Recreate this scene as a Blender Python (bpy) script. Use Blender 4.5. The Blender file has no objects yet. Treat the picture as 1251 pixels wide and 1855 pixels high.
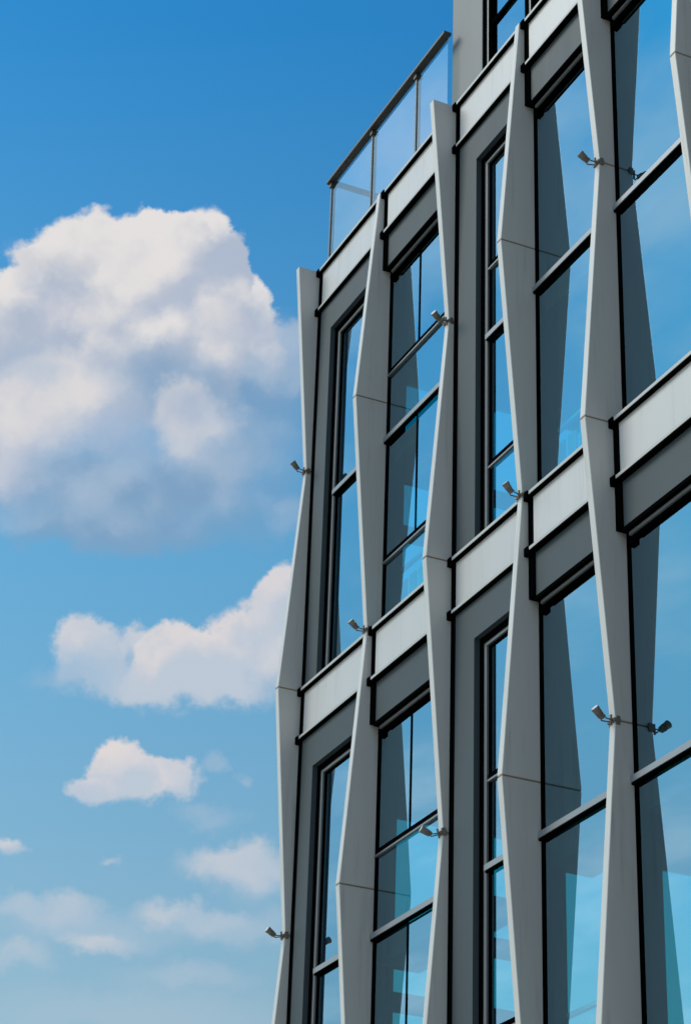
import bpy, math, random
from mathutils import Matrix, Vector

random.seed(7)
scene = bpy.context.scene
col = scene.collection

# ------------------------------------------------------------------ scale
U = 3.6                     # metres per facade module unit
ZB = 9.613                  # height of the middle floor line above the ground
def W(x, y, z):
    return (x * U, y * U, ZB + z * U)

# ------------------------------------------------------------------ camera
CAM_R = Vector((0.42196387, 0.90606038, 0.03163971))
CAM_U = Vector((0.41594778, -0.22448536, 0.88124558))
CAM_F = Vector((-0.80556436, 0.35869333, 0.47159852))
cam_d = bpy.data.cameras.new('camera')
cam = bpy.data.objects.new('camera', cam_d)
col.objects.link(cam)
cam_d.sensor_fit = 'VERTICAL'
cam_d.sensor_height = 24.0
cam_d.lens = 4002.0 / 1855.0 * 24.0
cam_d.clip_start = 0.1
cam_d.clip_end = 6000.0
m = Matrix((CAM_R, CAM_U, -CAM_F)).transposed().to_4x4()
m.translation = Vector(W(4.62572, -2.0, -3.22593 + 1.0))
cam.matrix_world = m
scene.camera = cam

# ------------------------------------------------------------------ world, sun, exposure
SUN = Vector((-0.42, -0.60, 0.68)).normalized()      # towards the (hazy) sun
SUN_EL = math.asin(SUN.z)
SUN_AZ = math.atan2(SUN.x, SUN.y)                    # Nishita: clockwise from +Y

sun_d = bpy.data.lights.new('sun', 'SUN')
sun_d.energy = 1.8
sun_d.angle = math.radians(28)
sun_d.color = (1.0, 0.90, 0.76)
sun = bpy.data.objects.new('sun', sun_d)
col.objects.link(sun)
sun.rotation_euler = SUN.to_track_quat('Z', 'Y').to_euler()
sun.location = (0, -40, 60)

world = bpy.data.worlds.new('World')
scene.world = world
world.use_nodes = True

scene.view_settings.view_transform = 'Standard'
scene.view_settings.look = 'None'
scene.view_settings.exposure = 0.0
scene.view_settings.gamma = 1.0
scene.view_settings.use_curve_mapping = False
scene.cycles.use_denoising = True
scene.cycles.max_bounces = 10
scene.cycles.transparent_max_bounces = 16
scene.cycles.caustics_reflective = False
scene.cycles.caustics_refractive = False


class NT:
    """small helper to write node graphs as expressions"""
    def __init__(self, tree):
        self.t = tree
        self.t.nodes.clear()

    def n(self, kind, **kw):
        nd = self.t.nodes.new(kind)
        for k, v in kw.items():
            setattr(nd, k, v)
        return nd

    def put(self, sock, v):
        if isinstance(v, bpy.types.NodeSocket):
            self.t.links.new(v, sock)
        elif v is not None:
            sock.default_value = v

    def math(self, op, a, b=None, c=None, clamp=False):
        nd = self.n('ShaderNodeMath', operation=op, use_clamp=clamp)
        self.put(nd.inputs[0], a)
        if b is not None:
            self.put(nd.inputs[1], b)
        if c is not None:
            self.put(nd.inputs[2], c)
        return nd.outputs[0]

    def vec(self, op, a, b=None, c=None, out=0):
        nd = self.n('ShaderNodeVectorMath', operation=op)
        self.put(nd.inputs[0], a)
        if b is not None:
            self.put(nd.inputs[1], b)
        if c is not None:
            self.put(nd.inputs[2], c)
        return nd.outputs[out]

    def ss(self, x, lo, hi, a=0.0, b=1.0):
        nd = self.n('ShaderNodeMapRange', interpolation_type='SMOOTHSTEP')
        self.put(nd.inputs[0], x)
        self.put(nd.inputs[1], lo)
        self.put(nd.inputs[2], hi)
        self.put(nd.inputs[3], a)
        self.put(nd.inputs[4], b)
        return nd.outputs[0]

    def lin(self, x, lo, hi, a=0.0, b=1.0):
        nd = self.n('ShaderNodeMapRange')
        self.put(nd.inputs[0], x)
        self.put(nd.inputs[1], lo)
        self.put(nd.inputs[2], hi)
        self.put(nd.inputs[3], a)
        self.put(nd.inputs[4], b)
        return nd.outputs[0]

    def mix(self, f, a, b):
        nd = self.n('ShaderNodeMix', data_type='RGBA')
        self.put(nd.inputs[0], f)
        self.put(nd.inputs[6], a)
        self.put(nd.inputs[7], b)
        return nd.outputs[2]

    def noise(self, v, scale, detail=4.0, rough=0.5, dim='3D', lac=2.0):
        nd = self.n('ShaderNodeTexNoise', noise_dimensions=dim)
        self.put(nd.inputs['Vector'], v)
        nd.inputs['Scale'].default_value = scale
        nd.inputs['Detail'].default_value = detail
        nd.inputs['Roughness'].default_value = rough
        nd.inputs['Lacunarity'].default_value = lac
        return nd

    def comb(self, x, y, z=0.0):
        nd = self.n('ShaderNodeCombineXYZ')
        self.put(nd.inputs[0], x)
        self.put(nd.inputs[1], y)
        self.put(nd.inputs[2], z)
        return nd.outputs[0]


def build_world():
    g = NT(world.node_tree)
    sky = g.n('ShaderNodeTexSky', sky_type='NISHITA')
    sky.sun_disc = False
    sky.sun_elevation = SUN_EL
    sky.sun_rotation = SUN_AZ
    sky.altitude = 100.0
    sky.air_density = 1.0
    sky.dust_density = 0.8
    sky.ozone_density = 1.6
    tc = g.n('ShaderNodeTexCoord').outputs['Generated']
    d = g.vec('NORMALIZE', tc)
    # tangent plane of the sky at the cloud bank (azimuth / elevation fixed in the world)
    e0 = Vector(SKY_E0).normalized()
    e1 = e0.cross(Vector((0, 0, 1))).normalized()
    e2 = e1.cross(e0)
    w = g.vec('DOT_PRODUCT', d, tuple(e0), out=1)
    wc = g.math('MAXIMUM', w, 0.02)
    u = g.math('DIVIDE', g.vec('DOT_PRODUCT', d, tuple(e1), out=1), wc)
    v = g.math('DIVIDE', g.vec('DOT_PRODUCT', d, tuple(e2), out=1), wc)
    p0 = g.vec('MULTIPLY', g.comb(u, v), (4.0, 4.0, 0.0))
    front = g.ss(w, 0.15, 0.5)

    # cauliflower warp of the plane
    n1 = g.noise(p0, 3.2, 2.0, 0.5)
    n2 = g.noise(p0, 12.0, 6.0, 0.60)
    warp = g.vec('MULTIPLY', g.vec('SUBTRACT', n1.outputs['Color'], (0.5, 0.5, 0.5)), (0.09, 0.09, 0.0))
    warp2 = g.vec('MULTIPLY', g.vec('SUBTRACT', n2.outputs['Color'], (0.5, 0.5, 0.5)), (0.105, 0.105, 0.0))
    p = g.vec('ADD', g.vec('ADD', p0, warp), warp2)
    fine = n2.outputs[0]
    L2 = Vector((-0.45, 0.89, 0.0)).normalized()
    # relief of the billows: height here minus height a little nearer the light
    pr = g.vec('ADD', p0, g.vec('MULTIPLY', warp2, (0.6, 0.6, 0.0)))
    pl_ = g.vec('ADD', pr, tuple(L2 * 0.045))
    def height(q):
        n = g.noise(q, 4.5, 5.0, 0.55).outputs[0]
        vo = g.n('ShaderNodeTexVoronoi', feature='SMOOTH_F1', voronoi_dimensions='2D')
        g.put(vo.inputs['Vector'], q)
        vo.inputs['Scale'].default_value = 6.5
        vo.inputs['Smoothness'].default_value = 0.45
        vo.inputs['Detail'].default_value = 1.0
        vo.inputs['Roughness'].default_value = 0.45
        return g.math('SUBTRACT', g.math('MULTIPLY', n, 1.0), g.math('MULTIPLY', vo.outputs['Distance'], 0.42))
    relief = g.math('MULTIPLY', g.math('SUBTRACT', height(pr), height(pl_)), RELIEF)
    relief = g.math('ADD', relief, g.math('MULTIPLY', g.math('SUBTRACT', fine, 0.5), 0.8))

    # deep blue overhead, paler and milkier towards the horizon
    dz = g.n('ShaderNodeSeparateXYZ')
    g.put(dz.inputs[0], d)
    tint = g.mix(g.lin(dz.outputs[2], 0.65, 0.45), SKY_TINT_HIGH, SKY_TINT_MID)
    tint = g.mix(g.lin(dz.outputs[2], 0.45, 0.25), tint, SKY_TINT_LOW)
    colr = g.vec('MULTIPLY', g.vec('MULTIPLY', sky.outputs[0], tint), (SKY_STRENGTH,) * 3)
    # thin wisps
    zc = g.math('MAXIMUM', dz.outputs[2], 0.05)
    pl = g.comb(g.math('DIVIDE', dz.outputs[0], zc), g.math('DIVIDE', dz.outputs[1], zc))
    wisp = g.noise(g.vec('MULTIPLY', pl, (1.0, 1.8, 0.0)), 2.3, 6.0, 0.55)
    # the veil thickens towards the sun
    veil = g.ss(dz.outputs[1], 0.10, -0.40, 0.0, 0.60)
    wf = g.math('MULTIPLY', g.ss(wisp.outputs[0], 0.42, 0.72), veil)
    colr = g.mix(wf, colr, (1.15, 1.20, 1.28, 1))

    for (cx, cy, rx, ry, op, lit, shade, soft, flat) in PUFFS:
        lit = lit + (1,)
        shade = shade + (1,)
        q = g.vec('MULTIPLY', g.vec('SUBTRACT', p, (cx, cy, 0.0)), (1.0 / rx, 1.0 / ry, 0.0))
        r = g.vec('LENGTH', q, out=1)
        a = g.ss(r, 1.0, 1.0 - soft)
        # the underside dissolves more softly than the top
        if flat > 0:
            qs = g.n('ShaderNodeSeparateXYZ')
            g.put(qs.inputs[0], q)
            a = g.math('MULTIPLY', a, g.ss(qs.outputs[1], -0.95, -0.95 + flat))
        a = g.math('MULTIPLY', a, op)
        s = g.vec('DOT_PRODUCT', q, tuple(L2), out=1)
        s = g.math('ADD', s, relief)
        c = g.mix(g.ss(s, -0.60, 1.0), shade, lit)
        a = g.math('MULTIPLY', a, front)
        colr = g.mix(a, colr, c)
        # (keeps the evaluation of the puffs sequential, so that the shader stack stays small)
        p = g.vec('MULTIPLY_ADD', colr, (1e-7, 1e-7, 0.0), p)
    bg = g.n('ShaderNodeBackground')
    g.put(bg.inputs['Color'], colr)
    bg.inputs['Strength'].default_value = 1.0
    out = g.n('ShaderNodeOutputWorld')
    g.t.links.new(bg.outputs[0], out.inputs[0])
    world.cycles.sampling_method = 'MANUAL'
    world.cycles.sample_map_resolution = 512


SKY_TINT_HIGH = (0.22, 1.24, 1.70, 1)
SKY_TINT_MID = (0.82, 1.62, 1.60, 1)
SKY_TINT_LOW = (1.32, 1.43, 1.18, 1)
SKY_STRENGTH = 0.10
RELIEF = 3.5
SKY_E0 = (-0.84711, 0.28112, 0.45097)
# clouds: centre, radii, opacity, lit colour, shaded colour, edge softness, base fade
PUFFS = [
    (-0.0485, 0.1059, 0.4, 0.14, 0.9, (0.37, 0.48, 0.62), (0.22, 0.36, 0.54), 0.8, 0.9),
    (0.1375, 0.2719, 0.18, 0.24, 0.62, (0.37, 0.48, 0.62), (0.22, 0.36, 0.54), 0.6, 0.8),
    (0.205, 0.3684, 0.08, 0.09, 0.7, (0.51, 0.575, 0.67), (0.37, 0.48, 0.62), 0.4, 0.7),
    (0.2378, 0.0895, 0.06, 0.06, 0.35, (0.51, 0.575, 0.67), (0.37, 0.48, 0.62), 0.8, 0.8),
    (0.0482, 0.6039, 0.034, 0.026, 0.65, (0.77, 0.745, 0.74), (0.5, 0.545, 0.655), 0.6, 0.4),
    (0.1091, 0.4353, 0.098, 0.105, 0.95, (0.77, 0.745, 0.74), (0.42, 0.49, 0.61), 0.16, 0.9),
    (0.1493, 0.3735, 0.085, 0.075, 0.75, (0.5, 0.545, 0.655), (0.37, 0.48, 0.62), 0.4, 0.8),
    (0.0425, 0.5148, 0.1, 0.105, 1, (0.77, 0.745, 0.74), (0.42, 0.49, 0.61), 0.12, 0.8),
    (-0.0434, 0.527, 0.13, 0.08, 1, (0.77, 0.745, 0.74), (0.42, 0.49, 0.61), 0.14, 0.5),
    (-0.01, 0.5451, 0.085, 0.082, 1, (0.77, 0.745, 0.74), (0.42, 0.49, 0.61), 0.14, 0.4),
    (-0.0863, 0.3827, 0.262, 0.232, 1, (0.77, 0.745, 0.74), (0.42, 0.49, 0.61), 0.1, 0.8),
    (-0.2702, 0.3912, 0.115, 0.115, 1, (0.77, 0.745, 0.74), (0.42, 0.49, 0.61), 0.16, 0.8),
    (-0.1117, 0.5106, 0.19, 0.08, 0.4, (0.77, 0.745, 0.74), (0.73, 0.7, 0.7), 0.9, 0.7),
    (-0.0096, 0.4799, 0.15, 0.095, 0.25, (0.73, 0.7, 0.7), (0.5, 0.545, 0.655), 0.8, 0.9),
    (-0.2494, 0.4979, 0.07, 0.05, 0.35, (0.77, 0.745, 0.74), (0.73, 0.7, 0.7), 0.9, 0.9),
    (-0.1626, 0.4058, 0.16, 0.07, 0.45, (0.73, 0.7, 0.7), (0.5, 0.545, 0.655), 0.9, 0.9),
    (0.1149, 0.4258, 0.06, 0.05, 0.5, (0.73, 0.7, 0.7), (0.5, 0.545, 0.655), 0.8, 0.9),
    (0.0349, 0.3032, 0.26, 0.095, 0.8, (0.37, 0.48, 0.62), (0.22, 0.36, 0.54), 0.95, 0.3),
    (-0.2362, 0.3393, 0.15, 0.05, 0.45, (0.5, 0.545, 0.655), (0.37, 0.48, 0.62), 0.95, 0.6),
    (0.107, 0.3999, 0.06, 0.045, 0.4, (0.73, 0.7, 0.7), (0.5, 0.545, 0.655), 0.8, 0.9),
    (0.1996, 0.373, 0.042, 0.03, 0.45, (0.73, 0.7, 0.7), (0.5, 0.545, 0.655), 0.8, 0.9),
    (-0.1994, 0.2528, 0.125, 0.11, 0.85, (0.73, 0.7, 0.7), (0.51, 0.575, 0.67), 0.45, 0.9),
    (-0.2728, 0.1867, 0.15, 0.14, 0.8, (0.73, 0.7, 0.7), (0.5, 0.545, 0.655), 0.6, 0.9),
    (-0.1085, 0.2307, 0.13, 0.11, 0.55, (0.73, 0.7, 0.7), (0.5, 0.545, 0.655), 0.8, 0.9),
    (-0.2662, 0.1077, 0.11, 0.075, 0.6, (0.73, 0.7, 0.7), (0.5, 0.545, 0.655), 0.9, 0.9),
    (0.0935, 0.1979, 0.115, 0.12, 0.6, (0.51, 0.575, 0.67), (0.37, 0.48, 0.62), 0.7, 0.9),
    (0.0443, 0.2488, 0.085, 0.062, 0.55, (0.73, 0.7, 0.7), (0.5, 0.545, 0.655), 0.45, 0.9),
    (0.1093, 0.2494, 0.07, 0.045, 0.4, (0.73, 0.7, 0.7), (0.51, 0.575, 0.67), 0.8, 0.9),
    (0.048, 0.204, 0.07, 0.07, 0.45, (0.73, 0.7, 0.7), (0.5, 0.545, 0.655), 0.8, 0.9),
    (0.1175, 0.1498, 0.06, 0.08, 0.3, (0.5, 0.545, 0.655), (0.37, 0.48, 0.62), 0.9, 0.9),
    (-0.0826, 0.0382, 0.34, 0.062, 0.8, (0.37, 0.48, 0.62), (0.22, 0.36, 0.54), 0.95, 0.5),
    (0.0793, -0.2383, 0.2, 0.06, 0.85, (0.51, 0.575, 0.67), (0.51, 0.58, 0.675), 0.5, 0.8),
    (-0.0937, -0.1867, 0.075, 0.078, 0.85, (0.73, 0.685, 0.685), (0.51, 0.58, 0.675), 0.3, 0.9),
    (-0.099, -0.2418, 0.11, 0.034, 0.4, (0.51, 0.575, 0.67), (0.51, 0.58, 0.675), 0.9, 0.9),
    (0.0563, -0.2001, 0.075, 0.082, 0.95, (0.73, 0.685, 0.685), (0.51, 0.58, 0.675), 0.2, 0.7),
    (0.136, -0.1991, 0.08, 0.078, 0.95, (0.73, 0.685, 0.685), (0.51, 0.58, 0.675), 0.2, 0.7),
    (0.0888, -0.2326, 0.15, 0.055, 0.9, (0.51, 0.575, 0.67), (0.51, 0.58, 0.675), 0.4, 0.7),
    (0.0654, -0.1895, 0.07, 0.06, 0.6, (0.73, 0.685, 0.685), (0.51, 0.58, 0.675), 0.5, 0.9),
    (0.004, -0.1693, 0.055, 0.052, 0.75, (0.73, 0.685, 0.685), (0.51, 0.58, 0.675), 0.4, 0.9),
    (0.204, -0.1739, 0.115, 0.09, 0.95, (0.73, 0.685, 0.685), (0.51, 0.58, 0.675), 0.28, 0.8),
    (0.2623, -0.0892, 0.075, 0.098, 0.9, (0.73, 0.685, 0.685), (0.51, 0.58, 0.675), 0.22, 0.6),
    (0.0476, -0.2158, 0.09, 0.05, 0.55, (0.73, 0.685, 0.685), (0.51, 0.58, 0.675), 0.8, 0.9),
    (0.1695, -0.1815, 0.075, 0.04, 0.55, (0.73, 0.685, 0.685), (0.51, 0.58, 0.675), 0.8, 0.9),
    (0.0533, -0.4065, 0.085, 0.056, 0.9, (0.73, 0.685, 0.685), (0.51, 0.58, 0.675), 0.3, 0.6),
    (-0.027, -0.3954, 0.078, 0.074, 1, (0.73, 0.685, 0.685), (0.51, 0.58, 0.675), 0.22, 0.6),
    (-0.0682, -0.435, 0.062, 0.042, 0.9, (0.73, 0.685, 0.685), (0.51, 0.58, 0.675), 0.35, 0.6),
    (-0.0118, -0.3992, 0.075, 0.048, 0.5, (0.73, 0.685, 0.685), (0.51, 0.58, 0.675), 0.8, 0.9),
    (0.146, -0.3829, 0.028, 0.028, 0.3, (0.51, 0.575, 0.67), (0.51, 0.58, 0.675), 0.8, 0.8),
    (0.1947, -0.4044, 0.024, 0.024, 0.3, (0.51, 0.575, 0.67), (0.51, 0.58, 0.675), 0.8, 0.8),
    (0.138, -0.4682, 0.09, 0.036, 0.28, (0.51, 0.575, 0.67), (0.51, 0.58, 0.675), 0.9, 0.8),
    (-0.2124, -0.5371, 0.048, 0.032, 0.75, (0.73, 0.685, 0.685), (0.51, 0.58, 0.675), 0.5, 0.8),
    (-0.0143, -0.5483, 0.028, 0.018, 0.35, (0.73, 0.685, 0.685), (0.51, 0.58, 0.675), 0.9, 0.8),
    (0.2049, -0.5531, 0.14, 0.058, 0.6, (0.73, 0.685, 0.685), (0.51, 0.58, 0.675), 0.55, 0.9),
    (0.2467, -0.5752, 0.13, 0.07, 0.4, (0.51, 0.575, 0.67), (0.51, 0.58, 0.675), 0.9, 0.8),
    (-0.1537, -0.6516, 0.17, 0.044, 0.5, (0.73, 0.685, 0.685), (0.51, 0.58, 0.675), 0.7, 0.9),
    (-0.0623, -0.6851, 0.26, 0.065, 0.42, (0.51, 0.575, 0.67), (0.51, 0.58, 0.675), 0.9, 0.8),
    (0.1279, -0.6478, 0.13, 0.038, 0.5, (0.73, 0.685, 0.685), (0.51, 0.58, 0.675), 0.7, 0.9),
    (0.2138, -0.662, 0.16, 0.055, 0.42, (0.51, 0.575, 0.67), (0.51, 0.58, 0.675), 0.9, 0.8),
    (-0.0306, -0.7097, 0.09, 0.03, 0.45, (0.73, 0.685, 0.685), (0.51, 0.58, 0.675), 0.75, 0.9),
    (-0.185, -0.7474, 0.1, 0.045, 0.38, (0.73, 0.685, 0.685), (0.51, 0.58, 0.675), 0.9, 0.8),
    (0.1322, -0.7617, 0.18, 0.045, 0.36, (0.51, 0.575, 0.67), (0.51, 0.58, 0.675), 0.9, 0.8),
    (0.0486, -0.8313, 0.43, 0.075, 0.3, (0.51, 0.575, 0.67), (0.51, 0.58, 0.675), 0.9, 0.8),
]
build_world()

# ------------------------------------------------------------------ materials
def mat(name):
    mt = bpy.data.materials.new(name)
    mt.use_nodes = True
    return mt, NT(mt.node_tree)


def principled(name, colour, rough=0.5, metal=0.0, var=0.04, nscale=3.0, stretch=(1, 1, 0.15), spec=0.5, bump=0.0, grime=0.0):
    mt, g = mat(name)
    b = g.n('ShaderNodeBsdfPrincipled')
    geo = g.n('ShaderNodeTexCoord').outputs['Object']
    v = g.vec('MULTIPLY', geo, stretch)
    n = g.noise(v, nscale, 5.0, 0.6).outputs[0]
    rnd = g.n('ShaderNodeObjectInfo').outputs['Random']
    k = g.math('ADD', g.lin(n, 0.25, 0.75, 1.0 - var, 1.0 + var), g.lin(rnd, 0, 1, -var * 0.6, var * 0.6))
    c = g.vec('MULTIPLY', g.comb(k, k, k), colour)
    if grime > 0:
        gn = g.noise(g.vec('MULTIPLY', geo, (9, 9, 0.6)), 1.5, 4.0, 0.65).outputs[0]
        c = g.mix(g.math('MULTIPLY', g.ss(gn, 0.52, 0.78), grime), c, (0.12, 0.11, 0.095, 1))
    g.put(b.inputs['Base Color'], c)
    g.put(b.inputs['Roughness'], g.lin(n, 0.2, 0.8, max(0.02, rough - 0.06), rough + 0.06))
    b.inputs['Metallic'].default_value = metal
    b.inputs['Specular IOR Level'].default_value = spec
    if bump > 0:
        bp = g.n('ShaderNodeBump')
        bp.inputs['Strength'].default_value = bump
        bp.inputs['Distance'].default_value = 0.01
        g.put(bp.inputs['Height'], g.noise(geo, 1.3, 2.0, 0.5).outputs[0])
        g.put(b.inputs['Normal'], bp.outputs[0])
    o = g.n('ShaderNodeOutputMaterial')
    g.t.links.new(b.outputs[0], o.inputs[0])
    return mt


def glass(name, refl, tint, f0, rough=0.0, wave=0.02):
    mt, g = mat(name)
    geo = g.n('ShaderNodeTexCoord').outputs['Object']
    bp = g.n('ShaderNodeBump')
    bp.inputs['Strength'].default_value = wave
    bp.inputs['Distance'].default_value = 0.02
    g.put(bp.inputs['Height'], g.noise(geo, 0.9, 1.0, 0.4).outputs[0])
    gl = g.n('ShaderNodeBsdfGlossy')
    gl.inputs['Color'].default_value = (*refl, 1)
    gl.inputs['Roughness'].default_value = rough
    g.put(gl.inputs['Normal'], bp.outputs[0])
    tr = g.n('ShaderNodeBsdfTransparent')
    lw = g.n('ShaderNodeFresnel')
    lw.inputs['IOR'].default_value = 1.6
    f = g.lin(lw.outputs[0], 0.04, 0.6, f0, 0.95)
    # the coating sits on one face: the other face of the pane is clear and does not mirror
    back = g.n('ShaderNodeNewGeometry').outputs['Backfacing']
    f = g.math('MULTIPLY', f, g.math('SUBTRACT', 1.0, back))
    tcol = g.mix(back, (*tint, 1), (1, 1, 1, 1))
    g.put(tr.inputs['Color'], tcol)
    ad = g.n('ShaderNodeMixShader')
    g.put(ad.inputs[0], f)
    g.t.links.new(tr.outputs[0], ad.inputs[1])
    g.t.links.new(gl.outputs[0], ad.inputs[2])
    o = g.n('ShaderNodeOutputMaterial')
    g.t.links.new(ad.outputs[0], o.inputs[0])
    return mt


M = {}
M['fin'] = principled('silver_paint', (0.645, 0.60, 0.565), 0.42, 0.0, 0.06, 2.0, grime=0.26)
M['panel'] = principled('pale_grey_panel', (0.60, 0.568, 0.560), 0.40, 0.0, 0.05, 2.0, grime=0.18)
M['dark'] = principled('slate_grey_panel', (0.058, 0.074, 0.084), 0.55, 0.0, 0.06, 2.5, spec=0.25, grime=0.10)
M['wall'] = principled('grey_render', (0.20, 0.20, 0.205), 0.6, 0.0, 0.05, 3.0)
M['black'] = principled('black_powder_coat', (0.0025, 0.0023, 0.0025), 0.8, 0.0, 0.2, spec=0.0)
M['alu'] = principled('brushed_aluminium', (0.50, 0.49, 0.47), 0.5, 0.0, 0.04)
M['frame'] = principled('grey_window_frame', (0.22, 0.23, 0.24), 0.4, 0.2, 0.05)
M['mid'] = principled('transom_grey', (0.30, 0.31, 0.33), 0.38, 0.2, 0.05)
M['joint'] = principled('brown_sealant', (0.26, 0.19, 0.14), 0.8, 0.0, 0.1)
M['rail'] = principled('bronze_handrail', (0.055, 0.05, 0.043), 0.5, 0.0, 0.05)
M['post'] = principled('grey_post', (0.16, 0.16, 0.155), 0.4, 0.2, 0.05)
M['lamp'] = principled('lamp_grey_cast', (0.21, 0.185, 0.16), 0.5, 0.1, 0.10)
M['lampdark'] = principled('lamp_bracket', (0.17, 0.14, 0.115), 0.5, 0.1, 0.10)
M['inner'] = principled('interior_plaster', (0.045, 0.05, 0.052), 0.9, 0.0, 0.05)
M['white'] = principled('white_steel', (0.80, 0.80, 0.80), 0.5, 0.0, 0.02)
M['ground'] = principled('paving', (0.50, 0.425, 0.335), 0.9, 0.0, 0.10, 0.4, (1, 1, 1))
M['glass'] = glass('tinted_glazing', (0.51, 0.82, 1.0), (0.07, 0.80, 0.82), 0.42, 0.0, 0.03)
M['clear'] = glass('balustrade_glass', (0.9, 0.95, 0.95), (0.90, 0.97, 0.95), 0.15, 0.0, 0.0)
M['endglass'] = glass('end_glazing', (0.8, 0.9, 1.0), (0.36, 0.84, 0.88), 0.06)

# ------------------------------------------------------------------ mesh helpers
class MB:
    def __init__(self):
        self.v, self.f = [], []

    def box(self, x0, x1, y0, y1, z0, z1):
        i = len(self.v)
        for x in (x0, x1):
            for y in (y0, y1):
                for z in (z0, z1):
                    self.v.append(W(x, y, z))
        q = [(0, 1, 3, 2), (4, 6, 7, 5), (0, 4, 5, 1), (2, 3, 7, 6), (0, 2, 6, 4), (1, 5, 7, 3)]
        self.f += [tuple(i + k for k in t) for t in q]
        return self

    def prism(self, poly, x0, x1):
        """poly: list of (y, z); extruded from x0 to x1"""
        i, n = len(self.v), len(poly)
        for x in (x0, x1):
            for (y, z) in poly:
                self.v.append(W(x, y, z))
        self.f.append(tuple(i + k for k in range(n)))
        self.f.append(tuple(i + n + k for k in reversed(range(n))))
        for k in range(n):
            a, b = i + k, i + (k + 1) % n
            self.f.append((b, a, a + n, b + n))
        return self

    def build(self, name, material, parent=None, bevel=0.0):
        me = bpy.data.meshes.new(name)
        me.from_pydata(self.v, [], self.f)
        me.validate()
        me.update()
        import bmesh
        bm = bmesh.new()
        bm.from_mesh(me)
        bmesh.ops.recalc_face_normals(bm, faces=bm.faces)
        if bevel > 0:
            bmesh.ops.bevel(bm, geom=list(bm.edges), offset=bevel, segments=1, affect='EDGES')
        bm.to_mesh(me)
        bm.free()
        me.materials.append(material)
        o = bpy.data.objects.new(name, me)
        col.objects.link(o)
        if parent is not None:
            o.parent = parent
            root = parent
            while root is not None:
                if root.type == 'EMPTY':
                    break
                root = root.parent
            o.matrix_parent_inverse = parent_world(parent).inverted()
        return o


def parent_world(o):
    mw = o.matrix_basis.copy()
    if o.parent is not None:
        mw = parent_world(o.parent) @ o.matrix_parent_inverse @ mw
    return mw


def thing(name, label, cat, loc=(0, 0, 0), group=None):
    o = bpy.data.objects.new(name, None)
    col.objects.link(o)
    o.empty_display_size = 0.2
    o.location = loc
    o['label'] = label
    o['category'] = cat
    if group:
        o['group'] = group
    return o

# ------------------------------------------------------------------ ground
gm = MB()
R_ = 900.0
gm.v = [(-R_, -R_, 0), (R_, -R_, 0), (R_, R_, 0), (-R_, R_, 0)]
gm.f = [(0, 1, 2, 3)]
g_o = gm.build('ground', M['ground'])
g_o['kind'] = 'structure'

# ------------------------------------------------------------------ the building
H = 1.27
S = [-0.0935, 0.3207, 0.7284, 1.0758, 1.4178, 1.7885, 2.135, 2.54, 2.90]   # fin lines
BAY = ['win', 'glass2', 'win', 'glass', 'glass', 'win', 'glass2', 'glass']
LV = [H, 0.0, -H]                                       # floor lines with a band
ZBOT = -2.54
WIDE, NARR = 0.0633, 0.0133
NEAR, FAR = 0.006, 0.026                               # fin plate: s-FAR .. s-NEAR
YG = 0.0265                                            # glazing plane
EPS = 0.0008

bld = thing('office_building', 'modern office block with zigzag silver fins and blue glazing under open sky', 'building', (0, 0, 0))

def fin(i):
    s = S[i]
    cb = MB().box(s - FAR + 0.002, s - NEAR + 0.0015, 0.0455, 0.075, ZBOT, H - 0.001)
    wide_gap = i < len(BAY) and BAY[i] == 'win'
    for lt in LV:
        if wide_gap:
            cb.box(s - NEAR + EPS, s + 0.0160, -0.0008, 0.045, lt - H, lt - 0.001)
        else:
            cb.box(s - NEAR + EPS, s + 0.0160, -0.0008, 0.045, lt - 0.242, lt - 0.001)
            cb.box(s - NEAR + EPS, s - 0.0015, 0.0222, 0.045, lt - H, lt - 0.2425)
    ch = cb.build('fin', M['black'], bld)
    nodes = []
    k = 0
    z = H
    while z > ZBOT - 1e-6:
        wide = (k % 2 == 0) if i % 2 == 0 else (k % 2 == 1)
        nodes.append((z, WIDE if wide else NARR))
        z -= H / 2
        k += 1
    gap = 0.0018
    for (za, wa), (zb, wb) in zip(nodes[:-1], nodes[1:]):
        top = za - (gap if za < H - 0.01 else -0.004)
        bot = zb + gap
        def wat(zz):
            return wb + (wa - wb) * (zz - zb) / (za - zb)
        poly = [(0.045, top), (0.045, bot), (-wat(bot), bot), (-wat(top), top)]
        MB().prism(poly, s - FAR, s - NEAR).build('fin_panel', M['fin'], ch, 0.004)
    for (zn, wn) in nodes[1:-1]:
        MB().prism([(0.04, zn - gap - .0002), (0.04, zn + gap + .0002), (-wn + 0.0016, zn + gap + .0002), (-wn + 0.0016, zn - gap - .0002)],
                   s - FAR + 0.0012, s - NEAR - 0.0012).build('joint', M['joint'], ch)
    return ch

for i in range(len(S)):
    fin(i)

def rail(x0, x1, z, hl, hd):
    """black ledge with a pale metal capping strip; its end stud sits over the channel"""
    body = MB().box(x0, x1, -0.0085, 0.004, z - hl - hd, z - 0.0010).build('rail', M['black'], bld)  # black for the dark coating, and for shade painted into the ledge's underside
    MB().box(x0 + 0.004, x1, -0.0100, -0.0087, z - hl, z).build('capping', M['alu'], body)
    MB().box(x0 - 0.016, x0 - 0.0003, -0.0115, 0.004, z - hl - hd - 0.004, z + 0.004).build('end_stud', M['black'], body, 0.003)

def bead(x0, x1, z0, z1, y0, y1, parent, m='alu'):
    return MB().box(x0, x1, y0, y1, z0, z1).build('bead', M[m], parent)

def pane(x0, x1, z0, z1, parent, key='glass', y=YG):
    return MB().box(x0, x1, y, y + 0.0022, z0, z1).build('pane', M[key], parent)

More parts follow.
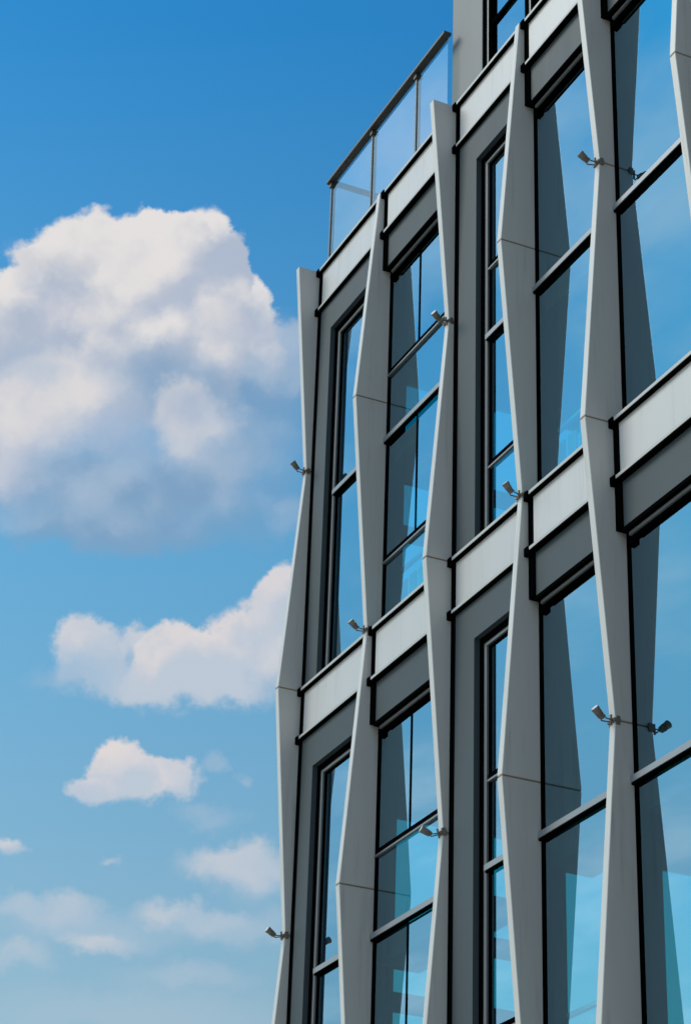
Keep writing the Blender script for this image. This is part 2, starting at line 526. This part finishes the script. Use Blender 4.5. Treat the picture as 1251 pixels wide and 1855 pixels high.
def transom(x0, x1, z, thick, parent):
    if thick:
        t = MB().box(x0 - 0.004, x1, 0.0145, YG - 0.0004, z - 0.0125, z).build('transom', M['mid'], parent)
        MB().box(x0 - 0.002, x1, 0.0165, YG - 0.0006, z - 0.0165, z - 0.0127).build('underside_strip', M['black'], t)  # black strip along the underside of the thick transom
    else:
        t = MB().box(x0, x1, 0.0215, YG - 0.0004, z - 0.004, z + 0.0085).build('transom', M['black'], parent)
        MB().box(x0, x1, 0.0195, YG - 0.0005, z - 0.0085, z - 0.0042).build('bead', M['frame'], t)
    return t

def module(b, lt, lb):
    """one bay between two floor lines: bands, spandrel or wall panel, window"""
    x0, x1 = S[b] + 0.0165, S[b + 1] - FAR - 0.0006
    kind = BAY[b]
    # band
    rail(S[b] + 0.010, x1, lt, 0.0075, 0.0050)
    MB().box(x0, x1, 0.0, 0.03, lt - 0.1312, lt - 0.0123).build('cladding_panel', M['panel'], bld)
    rail(S[b] + 0.010, x1, lt - 0.1310, 0.0068, 0.0050)
    head, sill = lt - 0.243, lb - 0.002
    if kind == 'win':
        xa = S[b] + 0.103 if b == 0 else S[b] + 0.121
        xa -= 0.018
        ho = head + 0.0115
        p = MB()
        p.v = [W(x, y, z) for y in (0.0, 0.0135) for (x, z) in
               [(x0, lt - 0.1424), (x0, sill), (xa, sill), (xa, ho), (x1, ho), (x1, lt - 0.1424)]]
        p.f = [(0, 1, 2, 3), (0, 3, 4, 5), (6, 9, 8, 7), (6, 11, 10, 9)] + \
              [(k, k + 6, (k + 1) % 6 + 6, (k + 1) % 6) for k in range(6)]
        p.build('wall_panel', M['dark'], bld)
        # behind the slate return: black trim, pale frame strip, gasket, glass
        fr = MB().box(xa - 0.004, xa + 0.0100, 0.0138, 0.034, sill, ho - 0.0130) \
                 .box(xa - 0.004, x1, 0.0138, 0.034, ho - 0.0130, ho + 0.004).build('window', M['black'], bld)
        MB().box(xa + 0.0102, xa + 0.0218, 0.0185, 0.034, sill, ho - 0.0212).build('jamb_bead', M['frame'], fr)
        MB().box(xa + 0.0102, x1, 0.0185, 0.034, ho - 0.0210, ho - 0.0132).build('head_bead', M['frame'], fr)
        MB().box(xa + 0.0220, xa + 0.0263, 0.0232, 0.034, sill, ho - 0.0262) \
            .box(xa + 0.0220, x1, 0.0232, 0.034, ho - 0.0262, ho - 0.0214).build('gasket', M['black'], fr)
        gx = xa + 0.0265
        gtop = ho - 0.0264
    else:
        MB().box(x0, x1, 0.004, 0.02, head + 0.001, lt - 0.1424).build('spandrel_panel', M['dark'], bld)
        fr = MB().box(x0 - 0.006, x1, 0.0025, 0.034, head - 0.0080, head + 0.0007).build('window', M['black'], bld)
        MB().box(x0 + 0.002, x1, 0.0135, 0.034, head - 0.0150, head - 0.0082).build('head_bead', M['frame'], fr)
        MB().box(S[b] + 0.0007, x1, 0.0185, 0.034, head - 0.0205, head - 0.0152).build('gasket', M['black'], fr)
        MB().box(S[b] - 0.0013, S[b] + 0.0005, 0.0235, 0.034, sill, head - 0.0207).build('jamb', M['black'], fr)
        MB().box(S[b] + 0.0035, S[b] + 0.022, 0.0185, 0.033, head - 0.0315, head - 0.0208).build('bracket', M['black'], fr)
        gx = S[b] + 0.0007
        gtop = head - 0.0207
    zt = lt - 0.7375 - 0.003                     # thick transom
    z1, z2 = lt - 0.5535, lt - 1.084             # thin ones
    e = 0.0004
    if kind == 'glass' or b == 0:
        cuts = [gtop, zt, sill]
    else:
        cuts = [gtop, z1, zt, z2, sill]
    mx = gx + 0.425 * (x1 - gx)
    for a, c in zip(cuts[:-1], cuts[1:]):
        split = kind == 'glass2' and a in (gtop, zt)
        if split:
            pane(gx, mx - 0.0012, c + e, a - e, fr)
            pane(mx + 0.0012, x1, c + e, a - e, fr)
            MB().box(mx - 0.0022, mx + 0.0022, 0.0245, YG - 0.0003, c + 0.009, a - (0.017 if a == zt else 0.0)).build('mullion', M['black'], fr)
        else:
            pane(gx, x1, c + e, a - e, fr)
    for zc in cuts[1:-1]:
        transom(gx - 0.004, x1, zc, zc == zt, fr)
    # edge beam of the intermediate floor behind the thick transom
    if kind != 'win':
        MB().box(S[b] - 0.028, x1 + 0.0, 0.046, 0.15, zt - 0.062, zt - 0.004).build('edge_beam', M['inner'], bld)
    # white guard rail standing inside the tall glazing
    if kind != 'win' and b != 4:
        zf = lb - 0.12
        rl = MB().box(x0 - 0.03, x1 - 0.01, 0.072, 0.082, lb + 0.174, lb + 0.182).build('guard_rail', M['white'], bld)
        xb = x0 - 0.03
        while xb < x1 - 0.03:
            MB().box(xb, xb + 0.034, 0.0755, 0.0785, zf, lb + 0.145).build('baluster', M['white'], rl)
            xb += 0.048

for b in range(len(BAY)):
    for lt, lb in ((H, 0.0), (0.0, -H), (-H, -2 * H)):
        module(b, lt, lb)

# core: slabs, end wall with windows, rear wall, plinth, roof
XL, XR, YB = S[0] - 0.004, S[-1] + 0.03, 1.62
for lt in LV:
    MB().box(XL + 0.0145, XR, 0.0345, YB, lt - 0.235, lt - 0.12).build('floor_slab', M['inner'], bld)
MB().box(XL, XR, YB, YB + 0.06, -2.67, H - 0.02).build('rear_wall', M['wall'], bld)
MB().box(XR - 0.0, XR + 0.05, 0.01, YB, -2.67, H - 0.02).build('side_wall', M['wall'], bld)
MB().box(XL - 0.02, XR + 0.05, 0.0, YB, -2.672, -2.545).build('plinth', M['dark'], bld)

ew = MB()
xe0, xe1 = XL, XL + 0.014
ew.box(xe0, xe1, 0.05, 0.263, ZBOT, H - 0.021)
ew.box(xe0, xe1, 0.62, 0.75, ZBOT, H - 0.021)
ew.box(xe0, xe1, 1.0, 1.036, ZBOT, H - 0.021)
ew.box(xe0, xe1, 1.36, YB - 0.0005, ZBOT, H - 0.021)
for (ya, yb) in ((0.263, 0.62), (0.75, 1.0), (1.036, 1.36)):
    for lt in LV:
        ew.box(xe0 + .0005, xe1 - .0005, ya - .0005, yb + .0005, lt - 0.291, lt - 0.0215 if lt == H else lt - 0.03)
ewo = ew.build('end_wall', M['wall'], bld)
for k, (ya, yb) in enumerate(((0.263, 0.62), (0.75, 1.0), (1.036, 1.36))):
    for lt in LV:
        lb = lt - H - 0.03
        wf = MB()
        if k == 0:
            wf.box(xe0 + 0.004, xe1 - 0.002, ya, yb, lt - 0.606, lt - 0.5545)
            wf.box(xe0 + 0.004, xe1 - 0.002, ya, yb, lt - 0.7815, lt - 0.733)
        elif k == 2:
            wf.box(xe0 + 0.004, xe1 - 0.002, ya, yb, lt - 0.87, lt - 0.84)
        wf.box(xe0 + 0.003, xe1 - 0.001, ya, yb, lb + 0.001, lb + 0.03)
        wo = wf.build('end_window', M['black'], ewo)
        MB().box(xe0 + 0.007, xe0 + 0.0085, ya, yb, lb + 0.031, lt - 0.2915).build('pane', M['endglass'], wo)

# roof terrace and set-back upper storey
MB().box(XL, 0.70, 0.0345, YB, H - 0.118, H - 0.03).build('terrace_deck', M['wall'], bld)
YU, XU, ZU = 0.045, 0.6115, 2.75
up = MB().box(XU, XU + 0.163, YU, YU + 0.05, H - 0.10, ZU).build('upper_storey_wall', M['wall'], bld)
MB().box(XU + 0.0005, XU + 0.05, YU + 0.0502, YB, H - 0.10, ZU - 0.0005).build('upper_side_wall', M['wall'], bld)
MB().box(XU + 0.06, XR, YB - 0.05, YB - 0.0005, H - 0.02, ZU - 0.0006).build('upper_rear_wall', M['wall'], bld)
MB().box(XU + 0.051, XR, YU + 0.0505, YB - 0.051, ZU - 0.05, ZU - 0.001).build('upper_roof', M['wall'], bld)
x = XU + 0.1635
first = True
for wdt in (0.215, 0.30, 0.30, 0.30, 0.30, 0.30, 0.30):
    fr = MB().box(x, x + 0.012, YU + 0.002, YU + 0.05, H - 0.09, ZU - 0.06).build('upper_window', M['black'], bld)
    MB().box(x + 0.0123, x + 0.025, YU + 0.006, YU + 0.05, H - 0.09, ZU - 0.06).build('jamb_bead', M['frame'], fr)
    MB().box(x + 0.0253, x + 0.036, YU + 0.004, YU + 0.05, H - 0.09, ZU - 0.06).build('gasket', M['black'], fr)
    for za, zb in ((H - 0.09, 1.495), (1.495, 2.30), (2.30, ZU - 0.06)):
        pane(x + 0.0363, x + wdt - 0.0003, za + 0.0003, zb - 0.0003, fr, 'glass', YU + 0.014)
    for zc in (1.495, 2.30):
        MB().box(x + 0.0363, x + wdt - 0.0003, YU + 0.007, YU + 0.0138, zc - 0.006, zc + 0.006).build('transom', M['black'], fr)
    x += wdt
MB().box(XU + 0.155, XU + 0.161, YU - 0.008, YU - 0.0003, H - 0.05, H + 0.055).build('downpipe', M['joint'], bld)

# ------------------------------------------------------------------ balustrade on the terrace
YR = 0.018
XP = S[0] + 0.0015
bal = thing('glass_balustrade', 'clear glass balustrade with dark handrail along the roof terrace edge', 'balustrade', W(XP, YR, H - 0.02))
ZR = H + 0.318
MB().box(XP - 0.008, XU + 0.024, YR - 0.011, YR + 0.011, ZR - 0.009, ZR).build('handrail', M['rail'], bal, 0.004)
MB().box(XP - 0.006, XP + 0.012, YR + 0.0125, 0.92, ZR - 0.0102, ZR - 0.0002).build('handrail', M['rail'], bal, 0.004)
px = [XP + 0.27 * k for k in range(3)]
for k, x in enumerate(px):
    po = MB().box(x, x + 0.007, YR + 0.0005, YR + 0.014, H - 0.03, ZR - 0.0105).build('post', M['post'], bal)
    MB().box(x - 0.0025, x + 0.0125, YR - 0.004, YR + 0.016, ZR - 0.0235, ZR - 0.0125).build('bracket', M['rail'], po)
    nx = px[k + 1] if k + 1 < len(px) else XU + 0.022
    MB().box(x + 0.009, nx - 0.002, YR + 0.003, YR + 0.0055, H - 0.025, ZR - 0.013).build('glass_panel', M['clear'], bal)
for k in range(1, 4):
    y = YR + 0.29 * k
    MB().box(XP, XP + 0.007, y, y + 0.008, H - 0.03, ZR - 0.0105).build('post', M['post'], bal)
for k in range(3):
    y = YR + 0.29 * k
    MB().box(XP + 0.002, XP + 0.0045, y + 0.016, y + 0.286, H - 0.025, ZR - 0.013).build('glass_panel', M['clear'], bal)

# ------------------------------------------------------------------ floodlights clipped to the narrow points of the fins
def tube(pts, r, n=10, caps=True):
    """mesh data for a tube along world points"""
    vs, fs = [], []
    for a, p in enumerate(pts):
        d = (pts[min(a + 1, len(pts) - 1)] - pts[max(a - 1, 0)]).normalized()
        s = d.cross(Vector((0, 0, 1)) if abs(d.z) < 0.9 else Vector((1, 0, 0))).normalized()
        t = s.cross(d)
        rr = r[a] if isinstance(r, (list, tuple)) else r
        for k in range(n):
            an = 2 * math.pi * k / n
            vs.append(p + s * math.cos(an) * rr + t * math.sin(an) * rr)
    for a in range(len(pts) - 1):
        for k in range(n):
            k2 = (k + 1) % n
            fs.append((a * n + k, a * n + k2, (a + 1) * n + k2, (a + 1) * n + k))
    if caps:
        fs.append(tuple(reversed(range(n))))
        fs.append(tuple((len(pts) - 1) * n + k for k in range(n)))
    return vs, fs

def loose(name, parts, material, parent):
    me = bpy.data.meshes.new(name)
    vs, fs = [], []
    for v, f in parts:
        i = len(vs)
        vs += [tuple(q) for q in v]
        fs += [tuple(i + k for k in t) for t in f]
    me.from_pydata(vs, [], fs)
    me.update()
    me.materials.append(material)
    o = bpy.data.objects.new(name, me)
    col.objects.link(o)
    o.parent = parent
    return o

def ebox(c, ax, ay, az, hx, hy, hz):
    vs = []
    for i in (-1, 1):
        for j in (-1, 1):
            for k in (-1, 1):
                vs.append(c + ax * hx * i + ay * hy * j + az * hz * k)
    fs = [(0, 1, 3, 2), (4, 6, 7, 5), (0, 4, 5, 1), (2, 3, 7, 6), (0, 2, 6, 4), (1, 5, 7, 3)]
    return vs, fs

LAMPS = [
    (0, H / 2, 'small grey floodlight clipped to the outermost fin, level with the upper windows'),
    (0, -H / 2, 'small grey floodlight low on the outermost fin, against pale cloud near the bottom edge'),
    (1, 0.0, 'small grey floodlight on the second fin where its white band meets the window'),
    (2, H / 2, 'small grey floodlight on the third fin in front of the highest split window'),
    (2, -H / 2, 'small grey floodlight low on the third fin, covering the thin transom of a split window'),
    (3, 0.0, 'small grey floodlight on the fourth fin beside the narrow window, above the white band'),
    (4, H / 2, 'small grey floodlight high on the right-hand fin, reflected in the uppermost large pane'),
    (4, -H / 2, 'small grey floodlight on the right-hand fin below the white band, mirrored in glass'),
]

def make_lamp():
    root = thing('floodlight', LAMPS[0][2], 'floodlight', (0, 0, 0), 'floodlights clipped to the fins')
    V = Vector
    X, Y, Z = V((1, 0, 0)), V((0, 1, 0)), V((0, 0, 1))
    # clamp straddling the front edge of the fin (origin = centre of the fin's front edge)
    loose('clamp', [ebox(V((0, 0.012, 0)), X, Y, Z, 0.047, 0.030, 0.013),
                    ebox(V((0.040, 0.018, 0)), X, Y, Z, 0.010, 0.018, 0.034),
                    ebox(V((-0.040, 0.018, 0)), X, Y, Z, 0.010, 0.018, 0.034),
                    tube([V((0.02, -0.03, -0.045)), V((0.02, -0.03, 0.04))], 0.010, 8)], M['lampdark'], root)
    a = V((0, -0.020, 0.0))
    b = V((0, -0.082, -0.004))
    loose('bracket', [tube([a + X * 0.022, b + X * 0.029, b + X * 0.029 + V((0, -0.016, 0.025))], 0.006, 8),
                      tube([a - X * 0.022, b - X * 0.029, b - X * 0.029 + V((0, -0.016, 0.025))], 0.006, 8)], M['lampdark'], root)
    d = V((0.06, -0.78, 0.62)).normalized()
    c0 = b + V((0, -0.004, 0.004))
    body = loose('housing', [tube([c0, c0 + d * 0.012, c0 + d * 0.040, c0 + d * 0.088, c0 + d * 0.106, c0 + d * 0.108],
                                  [0.012, 0.022, 0.026, 0.033, 0.035, 0.031], 14)], M['lamp'], root)
    for p in body.data.polygons:
        p.use_smooth = False
    fins_ = []
    for k in range(4):
        fins_.append(tube([c0 + d * (0.018 + 0.012 * k), c0 + d * (0.023 + 0.012 * k)], 0.0285 + 0.0014 * k, 14))
    loose('cooling_rib', fins_, M['lampdark'], body)
    loose('lens', [tube([c0 + d * 0.1082, c0 + d * 0.1100], 0.029, 14)], M['white'], body)
    return root

def copy_tree(o, parent=None):
    c = o.copy()
    col.objects.link(c)
    if parent is not None:
        c.parent = parent
        c.matrix_parent_inverse = o.matrix_parent_inverse
    for ch in list(o.children):
        copy_tree(ch, c)
    return c

proto = make_lamp()
spots = []
for k, (i, z, lab) in enumerate(LAMPS):
    o = proto if k == 0 else copy_tree(proto)
    spots.append((o, i, z, lab))
for k, (o, i, z, lab) in enumerate(spots):
    o.location = W(S[i] - (NEAR + FAR) / 2, -NARR, z)
    o.rotation_euler = (math.radians((-4, 6, 0, 9, 14, -6, 3, -3)[k]), 0, math.radians((4, -6, 0, 12, -14, 5, -4, 3)[k]))
    o.scale = (0.92, 0.86, 0.86)
    o['label'] = lab
